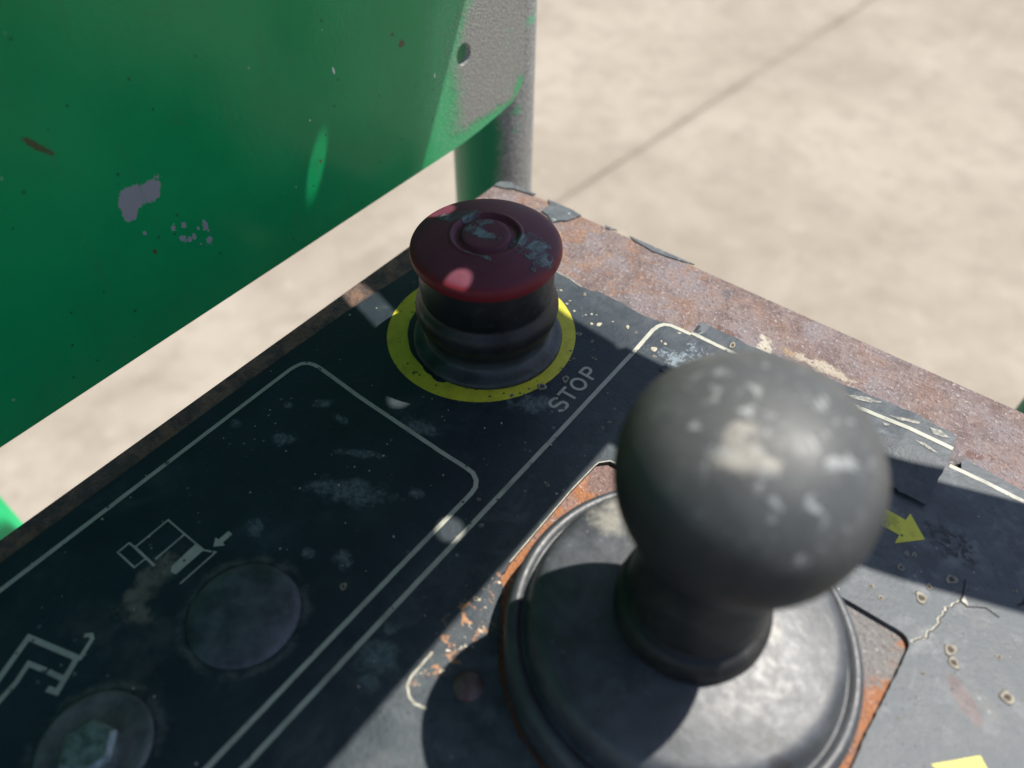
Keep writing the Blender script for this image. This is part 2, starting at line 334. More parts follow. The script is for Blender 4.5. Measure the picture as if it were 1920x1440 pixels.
def mat_flake():
    M = Mat('dark_grey_paint_flake'); n = M.noise(220, 5, .65); f = M.noise(900, 3, .6)
    c = M.mix(M.ramp(n, .35, .7), (.065, .078, .088), (.115, .13, .14))
    c = M.mix(M.ramp(M.noise(300, 5, .7, .4), .60, .64), c, (.62, .60, .54))
    return M.out(c, .5, normal=M.bump(f, .0003, .7))

def mat_simple(name, a, b, scale=200, rough=.6, metal=0., bd=.0003):
    M = Mat(name); n = M.noise(scale, 5, .65)
    return M.out(M.mix(M.ramp(n, .3, .7), a, b), rough, metal, M.bump(M.noise(scale * 4, 3, .6), bd, .6))

# ------------------------------------------------------------------ mesh helpers
def thing(name, loc, label=None, cat=None, group=None, kind=None):
    o = bpy.data.objects.new(name, None); o.location = loc; o.empty_display_size = .02; COL.objects.link(o)
    if label: o['label'] = label
    if cat: o['category'] = cat
    if group: o['group'] = group
    if kind: o['kind'] = kind
    return o
def link(name, me, mat, parent=None):
    o = bpy.data.objects.new(name, me); COL.objects.link(o)
    if mat and not me.materials: me.materials.append(mat)
    if parent:
        o.parent = parent
        p = parent; loc = Vector((0, 0, 0))
        while p: 
            loc += p.location; p = p.parent
        o.location = -loc          # keeps mesh coordinates in world metres
    return o
def mesh(name, vs, fs, smooth=False):
    me = bpy.data.meshes.new(name); me.from_pydata([tuple(v) for v in vs], [], fs)
    if smooth: me.polygons.foreach_set('use_smooth', [True] * len(me.polygons))
    me.update(); return me
def frombm(name, bm, smooth=False):
    me = bpy.data.meshes.new(name); bm.normal_update(); bm.to_mesh(me); bm.free()
    if smooth: me.polygons.foreach_set('use_smooth', [True] * len(me.polygons))
    return me
def lathe(name, prof, c, seg=96, axis=None, smooth=True, wob=0):
    """prof: [(r,z)] in mm, revolved round a vertical axis through c (m)"""
    vs, fs = [], []
    for r, z in prof:
        for k in range(seg):
            a = 2 * PI * k / seg
            q = 1 + wob * math.sin(3 * a + z * .7) if wob else 1
            vs.append((r * q / 1000 * math.cos(a), r * q / 1000 * math.sin(a), z / 1000))
    for i in range(len(prof) - 1):
        for k in range(seg):
            a, b = i * seg + k, i * seg + (k + 1) % seg
            fs.append((a, b, b + seg, a + seg))
    fs.append(tuple(range(seg))[::-1]); n = (len(prof) - 1) * seg; fs.append(tuple(range(n, n + seg)))
    me = mesh(name, [Vector(v) + Vector(c) for v in vs], fs, smooth)
    return me
def rounded(prof, it=2):
    for _ in range(it):
        out = [prof[0]]
        for a, b in zip(prof, prof[1:]):
            out.append((a[0] * .75 + b[0] * .25, a[1] * .75 + b[1] * .25)); out.append((a[0] * .25 + b[0] * .75, a[1] * .25 + b[1] * .75))
        out.append(prof[-1]); prof = out
    return prof
def plate(name, outer, holes, z0, z1, to3=None, zf=None):
    """flat plate with holes: outer/holes in mm; to3 maps (u,v,h in m) to world"""
    to3 = to3 or (lambda u, v, h: (u, v, h))
    loops = [outer] + holes
    pts = [p for l in loops for p in l]
    tri = tessellate_polygon([[Vector((p[0], p[1], 0)) for p in l] for l in loops])
    n = len(pts); vs = []
    for h in (z1, z0):
        for p in pts: vs.append(to3(p[0] / 1000, p[1] / 1000, h / 1000 + (zf(*p) / 1000 if zf else 0)))
    fs = []
    for t in tri:
        a, b, c = (pts[i] for i in t)
        ar = (b[0] - a[0]) * (c[1] - a[1]) - (b[1] - a[1]) * (c[0] - a[0])
        if abs(ar) < 1e-9: continue
        t = tuple(t) if ar > 0 else tuple(t)[::-1]
        fs.append(t); fs.append(tuple(i + n for i in t[::-1]))
    s = 0
    for l in loops:
        k = len(l)
        for i in range(k):
            a, b = s + i, s + (i + 1) % k
            fs.append((a, a + n, b + n, b))
        s += k
    bm = bmesh.new()
    for v in vs: bm.verts.new(v)
    bm.verts.ensure_lookup_table()
    for f in fs:
        try: bm.faces.new([bm.verts[i] for i in f])
        except ValueError: pass
    bmesh.ops.recalc_face_normals(bm, faces=bm.faces)
    return frombm(name, bm)
def jag(pts, amp, step, seed, closed=True):
    """subdivide a polyline and roughen it (mm)"""
    out = []; n = len(pts)
    for i in range(n if closed else n - 1):
        a, b = Vector((*pts[i], 0)), Vector((*pts[(i + 1) % n], 0)); L = (b - a).length; k = max(1, int(L / step))
        nrm = Vector((-(b - a).y, (b - a).x, 0)).normalized() if L > 0 else Vector()
        for j in range(k):
            p = a.lerp(b, j / k)
            q = mnoise.noise(Vector((p.x * .9, p.y * .9, seed))) + .6 * mnoise.noise(Vector((p.x * 2.7, p.y * 2.7, seed + 5)))
            out.append((p.x + nrm.x * q * amp, p.y + nrm.y * q * amp))
    if not closed: out.append(tuple(pts[-1]))
    return out
def arc(cx, cy, r, a0, a1, n=10):
    return [(cx + r * math.cos(math.radians(a0 + (a1 - a0) * i / n)), cy + r * math.sin(math.radians(a0 + (a1 - a0) * i / n))) for i in range(n + 1)]
def ribbon(name, pts, wd, z=.07, closed=False, zf=None):
    """printed stroke of width wd (mm) lying z mm above the faceplate"""
    P = [Vector((p[0], p[1])) for p in pts]; n = len(P); vs = []; fs = []
    for i in range(n):
        a = P[i - 1] if (i > 0 or closed) else None; b = P[(i + 1) % n] if (i < n - 1 or closed) else None
        d1 = (P[i] - a).normalized() if a is not None else None; d2 = (b - P[i]).normalized() if b is not None else None
        if d1 is None: d1 = d2
        if d2 is None: d2 = d1
        t = (d1 + d2); t = t.normalized() if t.length > 1e-6 else d1
        nn = Vector((-t.y, t.x)); k = 1 / max(.45, nn.dot(Vector((-d1.y, d1.x))))
        for s in (.5, -.5):
            q = P[i] + nn * (s * wd * k); vs.append((q.x / 1000, q.y / 1000, (z + (zf(q.x, q.y) if zf else 0)) / 1000))
    for i in range(n if closed else n - 1):
        j = (i + 1) % n; fs.append((2 * i + 1, 2 * j + 1, 2 * j, 2 * i))
    return mesh(name, vs, fs)
def patch(name, pts, z=.07):
    tri = tessellate_polygon([[Vector((*p, 0)) for p in pts]])
    fs = []
    for t in tri:
        a, b, c = (pts[i] for i in t)
        fs.append(tuple(t) if (b[0] - a[0]) * (c[1] - a[1]) - (b[1] - a[1]) * (c[0] - a[0]) > 0 else tuple(t)[::-1])
    return mesh(name, [(p[0] / 1000, p[1] / 1000, z / 1000) for p in pts], fs)
def tube(name, path, r, seg=28, closed_ends=True):
    P = [Vector(p) for p in path]; n = len(P); vs = []; fs = []
    up = None
    for i in range(n):
        t = (P[min(i + 1, n - 1)] - P[max(i - 1, 0)]).normalized()
        if up is None:
            up = Vector((0, 0, 1)) if abs(t.z) < .9 else Vector((1, 0, 0))
        x = (up - t * up.dot(t)).normalized(); y = t.cross(x); up = x
        for k in range(seg):
            a = 2 * PI * k / seg; vs.append(P[i] + (x * math.cos(a) + y * math.sin(a)) * r)
    for i in range(n - 1):
        for k in range(seg):
            a, b = i * seg + k, i * seg + (k + 1) % seg; fs.append((a, b, b + seg, a + seg))
    fs.append(tuple(range(seg))[::-1]); fs.append(tuple(range((n - 1) * seg, n * seg)))
    return mesh(name, vs, fs, True)
def smooth_path(pts, it=3):
    P = [Vector(p) for p in pts]
    for _ in range(it):
        o = [P[0]]
        for a, b in zip(P, P[1:]): o += [a.lerp(b, .25), a.lerp(b, .75)]
        P = o + [P[-1]]
    return P

# ------------------------------------------------------------------ materials
CONC = mat_concrete(); JOINT = mat_dark_joint(); RUST = mat_rust(); FACE = decal_mat('worn_navy_faceplate'); SHEET = mat_green_sheet(); POLE = mat_green_pole()
GREEN = mat_green(); SHADED_GREEN = mat_green('shaded_green_paint', (.02, .10, .045)); CAP = mat_red_cap(); NECK = mat_neck(); KNOB = mat_knob(); _M, _c, _r, _h = mat_rubber('shaded_stem_rubber', (.012, .012, .0115), (.062, .058, .05), .48, .55); STEM = _M.out(_c, _r, normal=_M.bump(_h, .0003, .5)); BOOT = mat_boot(); FLAKE = mat_flake()
PRINT = mat_print('cream_print', (.46, .46, .385)); YEL = mat_print('yellow_print', (.66, .61, .045), (.05, .05, .03))
BOLT = mat_simple('dull_zinc', (.10, .13, .13), (.32, .37, .38), 420, .42, .55)
WASH = mat_simple('dusty_washer', (.055, .066, .066), (.14, .155, .15), 160, .65)
PLUGM = mat_simple('dusty_black_plug', (.026, .032, .040), (.10, .112, .13), 110, .5)
CRUST = mat_simple('pale_blister', (.34, .31, .22), (.58, .54, .42), 900, .6)
PITM = mat_simple('pit_rim', (.16, .15, .125), (.36, .32, .245), 900, .6)
PITD = mat_simple('pit_hole', (.035, .026, .02), (.12, .09, .065), 1500, .8)
EDGE = mat_simple('torn_decal_edge', (.27, .26, .21), (.56, .53, .44), 450, .6)
SCREW = mat_simple('rusty_red_screw', (.10, .035, .03), (.16, .12, .11), 300, .5)
STEEL = mat_simple('grey_steel', (.17, .19, .21), (.27, .29, .31), 60, .5)
DARK = mat_simple('dark_gap', (.012, .010, .009), (.02, .016, .014), 300, .9)

# ------------------------------------------------------------------ ground: concrete slabs with an open joint
ZG = -1.1
gm = mesh('ground', [(-150, -150, ZG - .03), (150, -150, ZG - .03), (150, 150, ZG - .03), (-150, 150, ZG - .03)], [(0, 1, 2, 3)])
ground = link('ground', gm, JOINT); ground['kind'] = 'structure'
jd = Vector((.1183, 1.2389, 0)).normalized(); jn = Vector((jd.y, -jd.x, 0)); j0 = Vector((-.8795, 1.6732, 0))
for side in (1, -1):
    prof = [(.0017, -.028), (.0017, -.006), (.006, -.0018), (.014, 0), (.6, 0), (140, 0)]
    vs, fs = [], []; K = 60
    for i in range(K + 1):
        t = -3.5 + 9 * i / K if 0 < i < K else (-140 if i == 0 else 140)
        for dd, h in prof:
            wv = mnoise.noise(Vector((t * 2.3, side * 3.1, 0))) * .006 + mnoise.noise(Vector((t * 11, side * 3.1, 4))) * .005 if dd < .02 else 0
            p = j0 + jd * t + jn * side * (dd + wv); vs.append((p.x, p.y, ZG + h))
    n = len(prof)
    for i in range(K):
        for k in range(n - 1):
            f = (i * n + k, i * n + k + 1, (i + 1) * n + k + 1, (i + 1) * n + k)
            fs.append(f if side == 1 else f[::-1])
    me = mesh('concrete_slab', vs, fs); bmx = bmesh.new(); bmx.from_mesh(me)
    bmesh.ops.recalc_face_normals(bmx, faces=bmx.faces); bmx.to_mesh(me); bmx.free()
    link('concrete_slab', me, CONC, ground)

# ------------------------------------------------------------------ added dark deck, unseen behind the camera, to cut bounce on the knob
blocker = thing('bounce_blocker', (.1, -.9, -.97), 'added unseen dark deck below and behind the control box', 'blocker')
link('blocker_plate', plate('blocker_plate', [(-850, -2200), (1100, -2200), (1100, -150), (-850, -150)], [], -990, -970), mat_simple('dark_blocker_steel', (.035, .035, .037), (.07, .068, .066), 25, .6), blocker)
link('blocker_lip', plate('blocker_lip', [(-850, -150), (1100, -150), (1100, -140), (-850, -140)], [], -1040, -966), mat_simple('blocker_lip_steel', (.035, .035, .037), (.07, .068, .066), 25, .6), blocker)

# ------------------------------------------------------------------ green guard: sheet bolted to a round post
guard = thing('guard_rail', (-.0875, .1155, ZG), 'green painted guard sheet on a round post with a worn grey end', 'guard rail')
out_ = [(-520, 1.5), (52.1, 5.1), (73, 5.2), (85, 6.2), (95, 7.5), (99.1, 7.9), (101.5, 8.6), (104.5, 8.9), (107.2, 9.4), (108.9, 10.6), (110.4, 12.6), (111.8, 14.0), (112.6, 15.0), (113.2, 17.4), (113.6, 22), (113.5, 60), (113.5, 217), (-520, 217)]
hole = [(77.9 + 3.75 * math.cos(a), 38.6 + 3.9 * math.sin(a)) for a in [2 * PI * k / 28 for k in range(28)]]
pm = plate('sheet_panel', out_, [hole], -2.2, 0, lambda u, v, h: (-.070 + h, u, v))
sheet = link('sheet_panel', pm, SHEET, guard)
pl = tube('post', [(0, 0, ZG), (0, 0, -.3), (0, 0, -.05), (0, 0, .05), (0, 0, .30)], .0174, 48)
po = bpy.data.objects.new('post', pl); COL.objects.link(po); pl.materials.append(POLE); po.parent = guard; po.location = (0, 0, -ZG)
wb = bmesh.new()
for i in range(26):     # weld bead behind the sheet end
    z = .018 + i * .0075
    mt = Matrix.Translation(Vector((-.0735 + random.uniform(-.0003, .0003), .1165 + random.uniform(-.0006, .0006), z))) @ Matrix.Diagonal((.0028, .0030, .0052, 1))
    bmesh.ops.create_icosphere(wb, subdivisions=2, radius=1, matrix=mt)
link('weld_bead', frombm('weld_bead', wb, True), DARK if False else GREEN, guard)

# lit green post further back on the left, right post's green darkened as shade
p2 = thing('rail_post', (-.2409, -.1341, ZG), 'bright sunlit green post showing beyond the left edge of the control box', 'post')
link('tube', tube('tube', [(-.2409, -.1341, ZG), (-.2409, -.1341, -.4), (-.2409, -.1341, .0)], .030, 40), GREEN, p2)
link('end_cap', lathe('end_cap', [(29, 0), (30.5, .5), (30.5, 3), (28, 4.2), (0.01, 4.8)], (-.2409, -.1341, 0), 40), GREEN, p2)
p3 = thing('rail_post', (.1646, .1859, ZG), 'green post with its shade put into the paint colour, behind the rusty far right edge of the box', 'post')
link('tube', tube('tube', [(.1646, .1859, ZG), (.1646, .1859, -.4), (.1646, .1859, .03)], .017, 40), SHADED_GREEN, p3)
link('end_cap', lathe('end_cap', [(16.5, 0), (17.4, .5), (17.4, 3), (15, 4.2), (0.01, 4.8)], (.1646, .1859, .03), 40), SHADED_GREEN, p3)

# ------------------------------------------------------------------ guard roof above the box (out of frame): plate with bolt holes and a bent tube
roof = thing('overhead_guard', (.32, .165, ZG), 'grey steel guard plate with bolt holes and a bent tube above the control box', 'guard')
HZ = .188
def up(p, z=HZ): return (p[0] + .249 * z * 1000, p[1] + .468 * z * 1000)
rp = [up(p) for p in [(49.3, -330), (49.3, 15), (30, 25), (12, 26.2), (-25, 36), (-70, 49.3), (-124, 65), (-124, -330)]]
holes = [[(-4.8 + 3.3 * math.cos(a), -29.5 + 3.9 * math.sin(a)) for a in [2 * PI * k / 24 for k in range(24)]],
         [(33.3 + 3.4 * math.cos(a), -52.9 + 3.4 * math.sin(a)) for a in [2 * PI * k / 20 for k in range(20)]],
         [(-77.3 + 2.5 * math.cos(a), -6.6 + 3.7 * math.sin(a)) for a in [2 * PI * k / 20 for k in range(20)]],
         arc(-28.4, -9.4, 4.2, -106, 74, 10) + arc(-46.5, -4.4, 4.4, 74, 254, 10)]
link('roof_plate', plate('roof_plate', rp, [[up(p) for p in h] for h in holes], HZ * 1000 - .5, HZ * 1000 + .5), STEEL, roof)
TZ = HZ - .0158
tp = [(33, 9.3), (50, 9.3), (78, 9.0), (100, 11.6), (118, 15.4), (136, 21.6), (160, 30.0), (200, 43), (250, 59)]
path = [(*[c / 1000 for c in up(p, TZ)], TZ) for p in tp]
path = smooth_path(path, 3)
e = path[-1]; d = (path[-1] - path[-2]).normalized()
bend = [e + d * .0, e + d * .03, e + d * .055 + Vector((0, 0, -.005)), e + d * .075 + Vector((0, 0, -.03)), e + d * .08 + Vector((0, 0, -.07)), e + d * .08 + Vector((0, 0, -.3))]
path = path[:-1] + smooth_path(bend, 2) + [Vector((e.x + d.x * .08, e.y + d.y * .08, ZG))]
link('bent_tube', tube('bent_tube', path, .01515, 32), STEEL, roof)

# ------------------------------------------------------------------ control box
box = thing('control_box', (.07, -.04, -.13), 'rusty control box with a worn navy faceplate, printed frames and STOP lettering', 'control box')
def box_body():
    bm = bmesh.new(); bmesh.ops.create_cube(bm, size=1, matrix=Matrix.Translation(((-.0506 + .30) / 2, (-.42 + .0737) / 2, -.0652)) @ Matrix.Diagonal((.3506, .4937, .128, 1)))
    ve = [e for e in bm.edges if abs((e.verts[0].co - e.verts[1].co).z) > .05]
    bmesh.ops.bevel(bm, geom=ve, offset=.004, segments=5, affect='EDGES')
    te = [e for e in bm.edges if e.verts[0].co.z > -.003 and e.verts[1].co.z > -.003]
    bmesh.ops.bevel(bm, geom=te, offset=.0012, segments=3, affect='EDGES')
    return frombm('body', bm)
body = link('body', box_body(), RUST, box)

rear = jag([(190, 42.5), (139.9, 43.8), (137.3, 44.1), (132.9, 44.5), (128.4, 44.9), (125.3, 45.3), (124.6, 43.6), (125.3, 41.4), (123.6, 41.0), (121.6, 40.2), (119, 38), (60, 38), (47.5, 40.5), (46.2, 42.6), (42.5, 42.75), (38.9, 42.9), (36.3, 41.4), (31, 40.7), (27.3, 40.9), (22.8, 41.5), (18.2, 41.6), (14.1, 41.6), (11.7, 40.3), (7.6, 40.3), (3.6, 41.1), (-2.6, 41.5), (-38.4, 41.8)], .28, .7, 3, False)
outer = rear + [(-39.4, 16), (-40.8, -2), (-41.6, -12), (-42.3, -35), (-42.5, -52), (-42.6, -120), (-42.6, -250), (190, -250)]
cut = [(50.4, -14.8)] + jag([(52.8, -12.3), (90, -12.0), (122.5, -12.0), (126.7, -11.9)], .12, 1.5, 8, False) + arc(127.6, -14.8, 2.8, 80, 0, 6) + jag([(130.4, -18), (130.0, -28), (129.6, -37), (129.6, -80), (126, -84)], .22, 1.0, 5, False) + \
      jag([(100.3, -82.4), (93.8, -83.6), (87.2, -83.6), (80.7, -82.4), (74.6, -80.2), (68.9, -76.9), (63.8, -72.7), (59.6, -67.6), (54.2, -60), (52.6, -57), (50.6, -55.3), (50.0, -51)], .25, .8, 6, False) + [(49.95, -40), (49.85, -26), (50.35, -16)]
fp = plate('faceplate', outer, [cut], -1.15, 0)
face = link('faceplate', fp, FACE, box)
# pale torn rim of the faceplate along the cut-out and the ragged rear edge
link('torn_edge', ribbon('torn_edge', [(50.0, -51), (49.95, -40), (49.85, -26), (50.35, -16), (50.6, -14.4), (52.6, -12.1), (54, -11.9)], .32, .06), EDGE, face)
link('torn_edge', ribbon('torn_edge', jag([(57, -87.6), (54.3, -88.4), (52.4, -88), (50.6, -86.6), (50.0, -84.6), (50.0, -78)], .12, .8, 4, False), .55, .06), EDGE, face)
link('torn_edge', ribbon('torn_edge', [(x, y - .1) for x, y in rear[-66:-3]], .22, .05), EDGE, face)
# crack running from the cut-out corner
ck = jag([(130.3, -13.0), (132.4, -10.4), (132.8, -7.6), (133.7, -5.8), (133.3, -4.6), (133.9, -.4), (135.3, 2.1), (135.9, 3.3)], .5, .35, 2, False)
link('crack_edge', ribbon('crack_edge', ck, .42, .06), EDGE, face)
link('crack', ribbon('crack', [(x + .25, y + .2) for x, y in ck] , .22, .1), DARK, face)
link('crack', ribbon('crack', jag([(135.9, 3.3), (136.0, 5.5), (135.3, 9.5)], .12, .6, 9, False), .3, .1), DARK, face)
link('crack', ribbon('crack', jag([(135.9, 3.3), (137.6, 2.9), (141, 5.1), (144, 4.6)], .15, .7, 11, False), .26, .1), DARK, face)
link('chip', patch('chip', jag([(136.2, 3.6), (137.9, 3.1), (136.4, 5.3)], .1, .5, 4), .08), EDGE, face)
link('crack', ribbon('crack', jag([(146.5, 10.2), (147.6, 11.7), (147.3, 12.9)], .1, .4, 12, False), .45, .1), DARK, face)

# printed frames
fl = [(-35.8, -128), (-35.75, -300)]
A = [(-35.9, -301), (-35.9, -300), (-36.0, -126), (-36.3, -90), (-36.6, -57), (-36.7, -41)] + [(-36.5, -39.4), (-35.9, -37.4), (-34.5, -36.1), (-32.7, -35.5), (-30.5, -35.3)] + [(-14, -36.2), (17, -36.7), (24.6, -36.6), (27.2, -36.8), (29.3, -38.0), (30.5, -39.8), (30.8, -42), (30.7, -60), (30.7, -90), (30.9, -122), (31, -300), (31, -301)]
link('printed_frame', ribbon('printed_frame', jag(A[1:-1], .05, 1.6, 31, False), 1.2, .07), PRINT, face)
FL = lambda x, y: 3.5 * max(0, min(1, (x - 66) / 44)) ** 1.3 * min(1, .12 + max(0, y - 23) / 15) if x > 66 else 0
Bf = [(36.7, -300), (36.5, -117), (36.45, -85), (36.8, -14), (36.8, 2), (36.8, 25.5), (36.6, 33), (36.5, 36.8), (36.9, 39.4), (37.9, 41.1), (39.6, 42.0), (42.4, 42.2), (46.6, 42.3)]
link('printed_frame', ribbon('printed_frame', jag(Bf, .05, 1.6, 32, False), 1.25, .07), PRINT, face)
link('printed_frame', ribbon('printed_frame', jag([(122.6, 40.45), (130.7, 40.75), (138.2, 40.5), (185, 40.4)], .06, 1.2, 2, False), 1.25, .07), PRINT, face)
# yellow ring under the stop button
def ring_mesh(name, cx, cy, r0, r1, z, seg=96):
    vs, fs = [], []
    for k in range(seg):
        a = 2 * PI * k / seg
        q = 1 + .012 * mnoise.noise(Vector((math.cos(a) * 6, math.sin(a) * 6, 1)))
        if -1.75 < a - 2 * PI < -1.35: q *= 1.05 + .05 * mnoise.noise(Vector((a * 30, 0, 0)))
        vs += [((cx + r0 * q * math.cos(a)) / 1000, (cy + r0 * q * math.sin(a)) / 1000, z / 1000), ((cx + r1 * math.cos(a)) / 1000, (cy + r1 * math.sin(a)) / 1000, z / 1000)]
    for k in range(seg):
        i, j = 2 * k, 2 * ((k + 1) % seg); fs.append((i, i + 1, j + 1, j))
    return mesh(name, vs, fs)
link('yellow_ring', ring_mesh('yellow_ring', -3.7, 4.8, 22.1, 28.1, .09), YEL, face)
# STOP lettering (reads along +Y, top of the letters towards -X)
def letter(ch, strokes, wd=.86):
    bm = bmesh.new()
    for k, s in enumerate(strokes):
        t = ribbon('t', s, wd, .07 + .004 * k); bm.from_mesh(t); bpy.data.meshes.remove(t)
    link('letter', frombm('letter_' + ch, bm), PRINT, face)
def ell(cx, cy, rx, ry, a0, a1, n=18): return [(cx + rx * math.cos(math.radians(a0 + (a1 - a0) * i / n)), cy + ry * math.sin(math.radians(a0 + (a1 - a0) * i / n))) for i in range(n + 1)]
letter('S', [smooth_path([(29.75, -2.95, 0), (28.75, -3.6, 0), (28.75, -5.9, 0), (30.5, -6.5, 0), (31.0, -5.2, 0), (31.3, -3.0, 0), (33.4, -3.0, 0), (33.4, -5.6, 0), (32.4, -6.55, 0)], 3)])
letter('T', [[(28.95, -2.05), (28.95, 2.0)], [(28.95, 0), (33.6, 0)]])
letter('O', [ell(31.2, 4.95, 2.1, 1.9, 0, 350, 30) + [(33.3, 4.95)]])
letter('P', [[(33.6, 9.0), (28.6, 9.0)], [(28.98, 9.0), (28.98, 10.6)] + ell(30.15, 10.6, 1.17, 1.25, 180, 0, 12)[1:] + [(31.32, 9.0)]])
# machine pictogram with arrow
def multi(name, strokes, polys, mat):
    bm = bmesh.new()
    for k, (s, wd) in enumerate(strokes):
        t = ribbon('t', s, wd, .07 + .003 * k); bm.from_mesh(t); bpy.data.meshes.remove(t)
    for k, s in enumerate(polys):
        t = patch('t', s, .085 + .003 * k); bm.from_mesh(t); bpy.data.meshes.remove(t)
    return link(name, frombm(name, bm), mat, face)
multi('machine_pictogram', [([(-21.7, -101.7), (-21.9, -92.5), (-15.5, -92.5), (-8.4, -92.4), (-5.8, -91.1), (-5.6, -101.1)], .42), ([(-15.3, -100.8), (-15.5, -92.6)], .5), ([(-22.3, -101.8), (-14.0, -101.9)], .6),
                            ([(-23.8, -101.8), (-23.7, -105.0), (-17.3, -105.0), (-17.2, -102)], .42), ([(-23.7, -101.9), (-22, -101.9)], .42)],
      [[(-11.3, -92.6), (-8.4, -92.6), (-8.3, -100.2), (-9.6, -100.6), (-10.8, -99.6)]], PRINT)
multi('arrow_mark', [], [[(-8.0, -85.6), (-6.6, -85.6), (-6.5, -88.4), (-5.5, -88.6), (-7.4, -90.5), (-9.0, -88.6), (-8.0, -88.5)]], PRINT)
multi('lever_pictogram', [([(-13.6, -146), (-17.2, -137.0), (-20.7, -128.7), (-8.4, -124.9), (-5.2, -131.4), (-7.4, -132.3)], 1.25), ([(-6.9, -129.2), (-10.5, -130.2)], 1.1), ([(-11.1, -130.4), (-15.3, -131.8), (-13.6, -135.5), (-12.4, -141), (-8, -150)], 1.1),
                          ([(-7.7, -124.9), (-9.6, -120.6), (-10.6, -120.2), (-11.6, -121.2)], .9)], [], PRINT)
multi('yellow_arrow', [], [[(112.6, 17.2), (116.4, 17.2), (119.1, 17.0), (119.4, 19.6), (124.6, 14.4), (119.2, 9.0), (119.3, 11.9), (115.5, 12.0), (112.6, 12.6)]], YEL)
multi('yellow_arrow', [], [[(141.6, -35.6), (148.8, -28.0), (156.5, -35.4), (152.2, -35.6), (152.0, -44), (146.2, -44), (146.1, -35.6)]], YEL)

# raised broken strip of the label along the rear edge, curling up at its right end
def flap_mesh():
    NX, NY = 76, 14; top, bot = [], []
    for i in range(NX + 1):
        for j in range(NY + 1):
            x = 46.6 + 75.2 * i / NX; v = j / NY
            y0 = 23.6 + .35 * mnoise.noise(Vector((x * .7, 3, 0))) + .25 * mnoise.noise(Vector((x * 2.2, 3, 7)))
            y1 = 48.6 + .7 * mnoise.noise(Vector((x * .25, 9, 0))) + .4 * mnoise.noise(Vector((x * 1.3, 9, 0)))
            if x > 107: y1 -= (x - 107) * .11
            if x < 49: y1 -= (49 - x) * .5
            y = y0 + (y1 - y0) * v
            xe = x
            if i == NX: xe += -.4 + .6 * mnoise.noise(Vector((y * .6, 1, 2))) + .4 * mnoise.noise(Vector((y * 2, 1, 2))) - (1.1 if y > 42.3 else 0)
            z = .55 + FL(x, y) + .25 * mnoise.noise(Vector((x * .06, y * .08, 2)))
            if x < 66: z = .55 - .0 + .2 * mnoise.noise(Vector((x * .06, y * .08, 2)))
            if x < 49.5 and y > 44: z += (49.5 - x) * .35
            top.append((xe / 1000, y / 1000, z / 1000)); bot.append((xe / 1000, y / 1000, (z - .5) / 1000))
    n = len(top); st = NY + 1; fs = []
    for i in range(NX):
        for j in range(NY):
            a = i * st + j; f = (a, a + st, a + st + 1, a + 1); fs.append(f); fs.append(tuple(k + n for k in f[::-1]))
    bd = [(i * st) for i in range(NX + 1)] + [NX * st + j for j in range(1, NY + 1)] + [i * st + NY for i in range(NX - 1, -1, -1)] + [j for j in range(NY - 1, 0, -1)]
    for a, b in zip(bd, bd[1:] + bd[:1]): fs.append((a, a + n, b + n, b))
    me = mesh('label_flap', top + bot, fs); b = bmesh.new(); b.from_mesh(me); bmesh.ops.recalc_face_normals(b, faces=b.faces); b.to_mesh(me); b.free()
    return me
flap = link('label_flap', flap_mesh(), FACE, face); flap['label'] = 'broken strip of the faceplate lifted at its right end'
def flz(x, y): return .60 + FL(x, y) + .25 * mnoise.noise(Vector((x * .06, y * .08, 2)))
link('printed_frame', ribbon('printed_frame', jag([(46.6, 42.35), (54, 42.3), (62, 42.3), (67, 42.3), (80, 42.3), (90, 42.3), (100, 42.25), (110, 42.2), (121.2, 42.1)], .06, 1.2, 4, False), 1.3, .06, zf=flz), PRINT, face)
SCUFF = mat_simple('scuffed_label', (.10, .11, .11), (.42, .40, .34), 700, .6)
def scrap(pts, z, mat=SCUFF, seed=1, base=None, name='scraped_patch'):
    q = jag(pts, .18, .6, seed)
    tri = tessellate_polygon([[Vector((*p, 0)) for p in q]])
    vs = [(p[0] / 1000, p[1] / 1000, (z + (flz(*p) if base is None else base)) / 1000) for p in q]
    fs = []
    for t in tri:
        a, b, c = (q[i] for i in t); fs.append(tuple(t) if (b[0] - a[0]) * (c[1] - a[1]) - (b[1] - a[1]) * (c[0] - a[0]) > 0 else tuple(t)[::-1])
    return link(name, mesh(name, vs, fs), mat, face)
scrap([(92, 45.0), (97, 47.2), (101.5, 47.6), (99, 45.8), (95, 44.6)], .08, seed=1)
scrap([(104.4, 43.9), (109.5, 45.5), (111.8, 45.9), (111.5, 44.9), (107, 43.6)], .08, seed=2)
scrap([(114.2, 45.6), (116.8, 46.4), (119.6, 45.2), (117.6, 44.2), (115.6, 44.0)], .08, seed=3)
scrap([(112.5, 39.2), (115, 39.6), (118.6, 38.4), (116, 38.2)], .08, seed=4)
scrap([(104, 40.6), (105.6, 40.9), (105.4, 40), (104.2, 39.8)], .08, seed=5)
link('dark_gap', patch('dark_gap', jag([(124.0, 43.4), (125.4, 43.7), (125.6, 41.7), (123.9, 41.8)],   .1, .5, 3), -1.1), DARK, face)

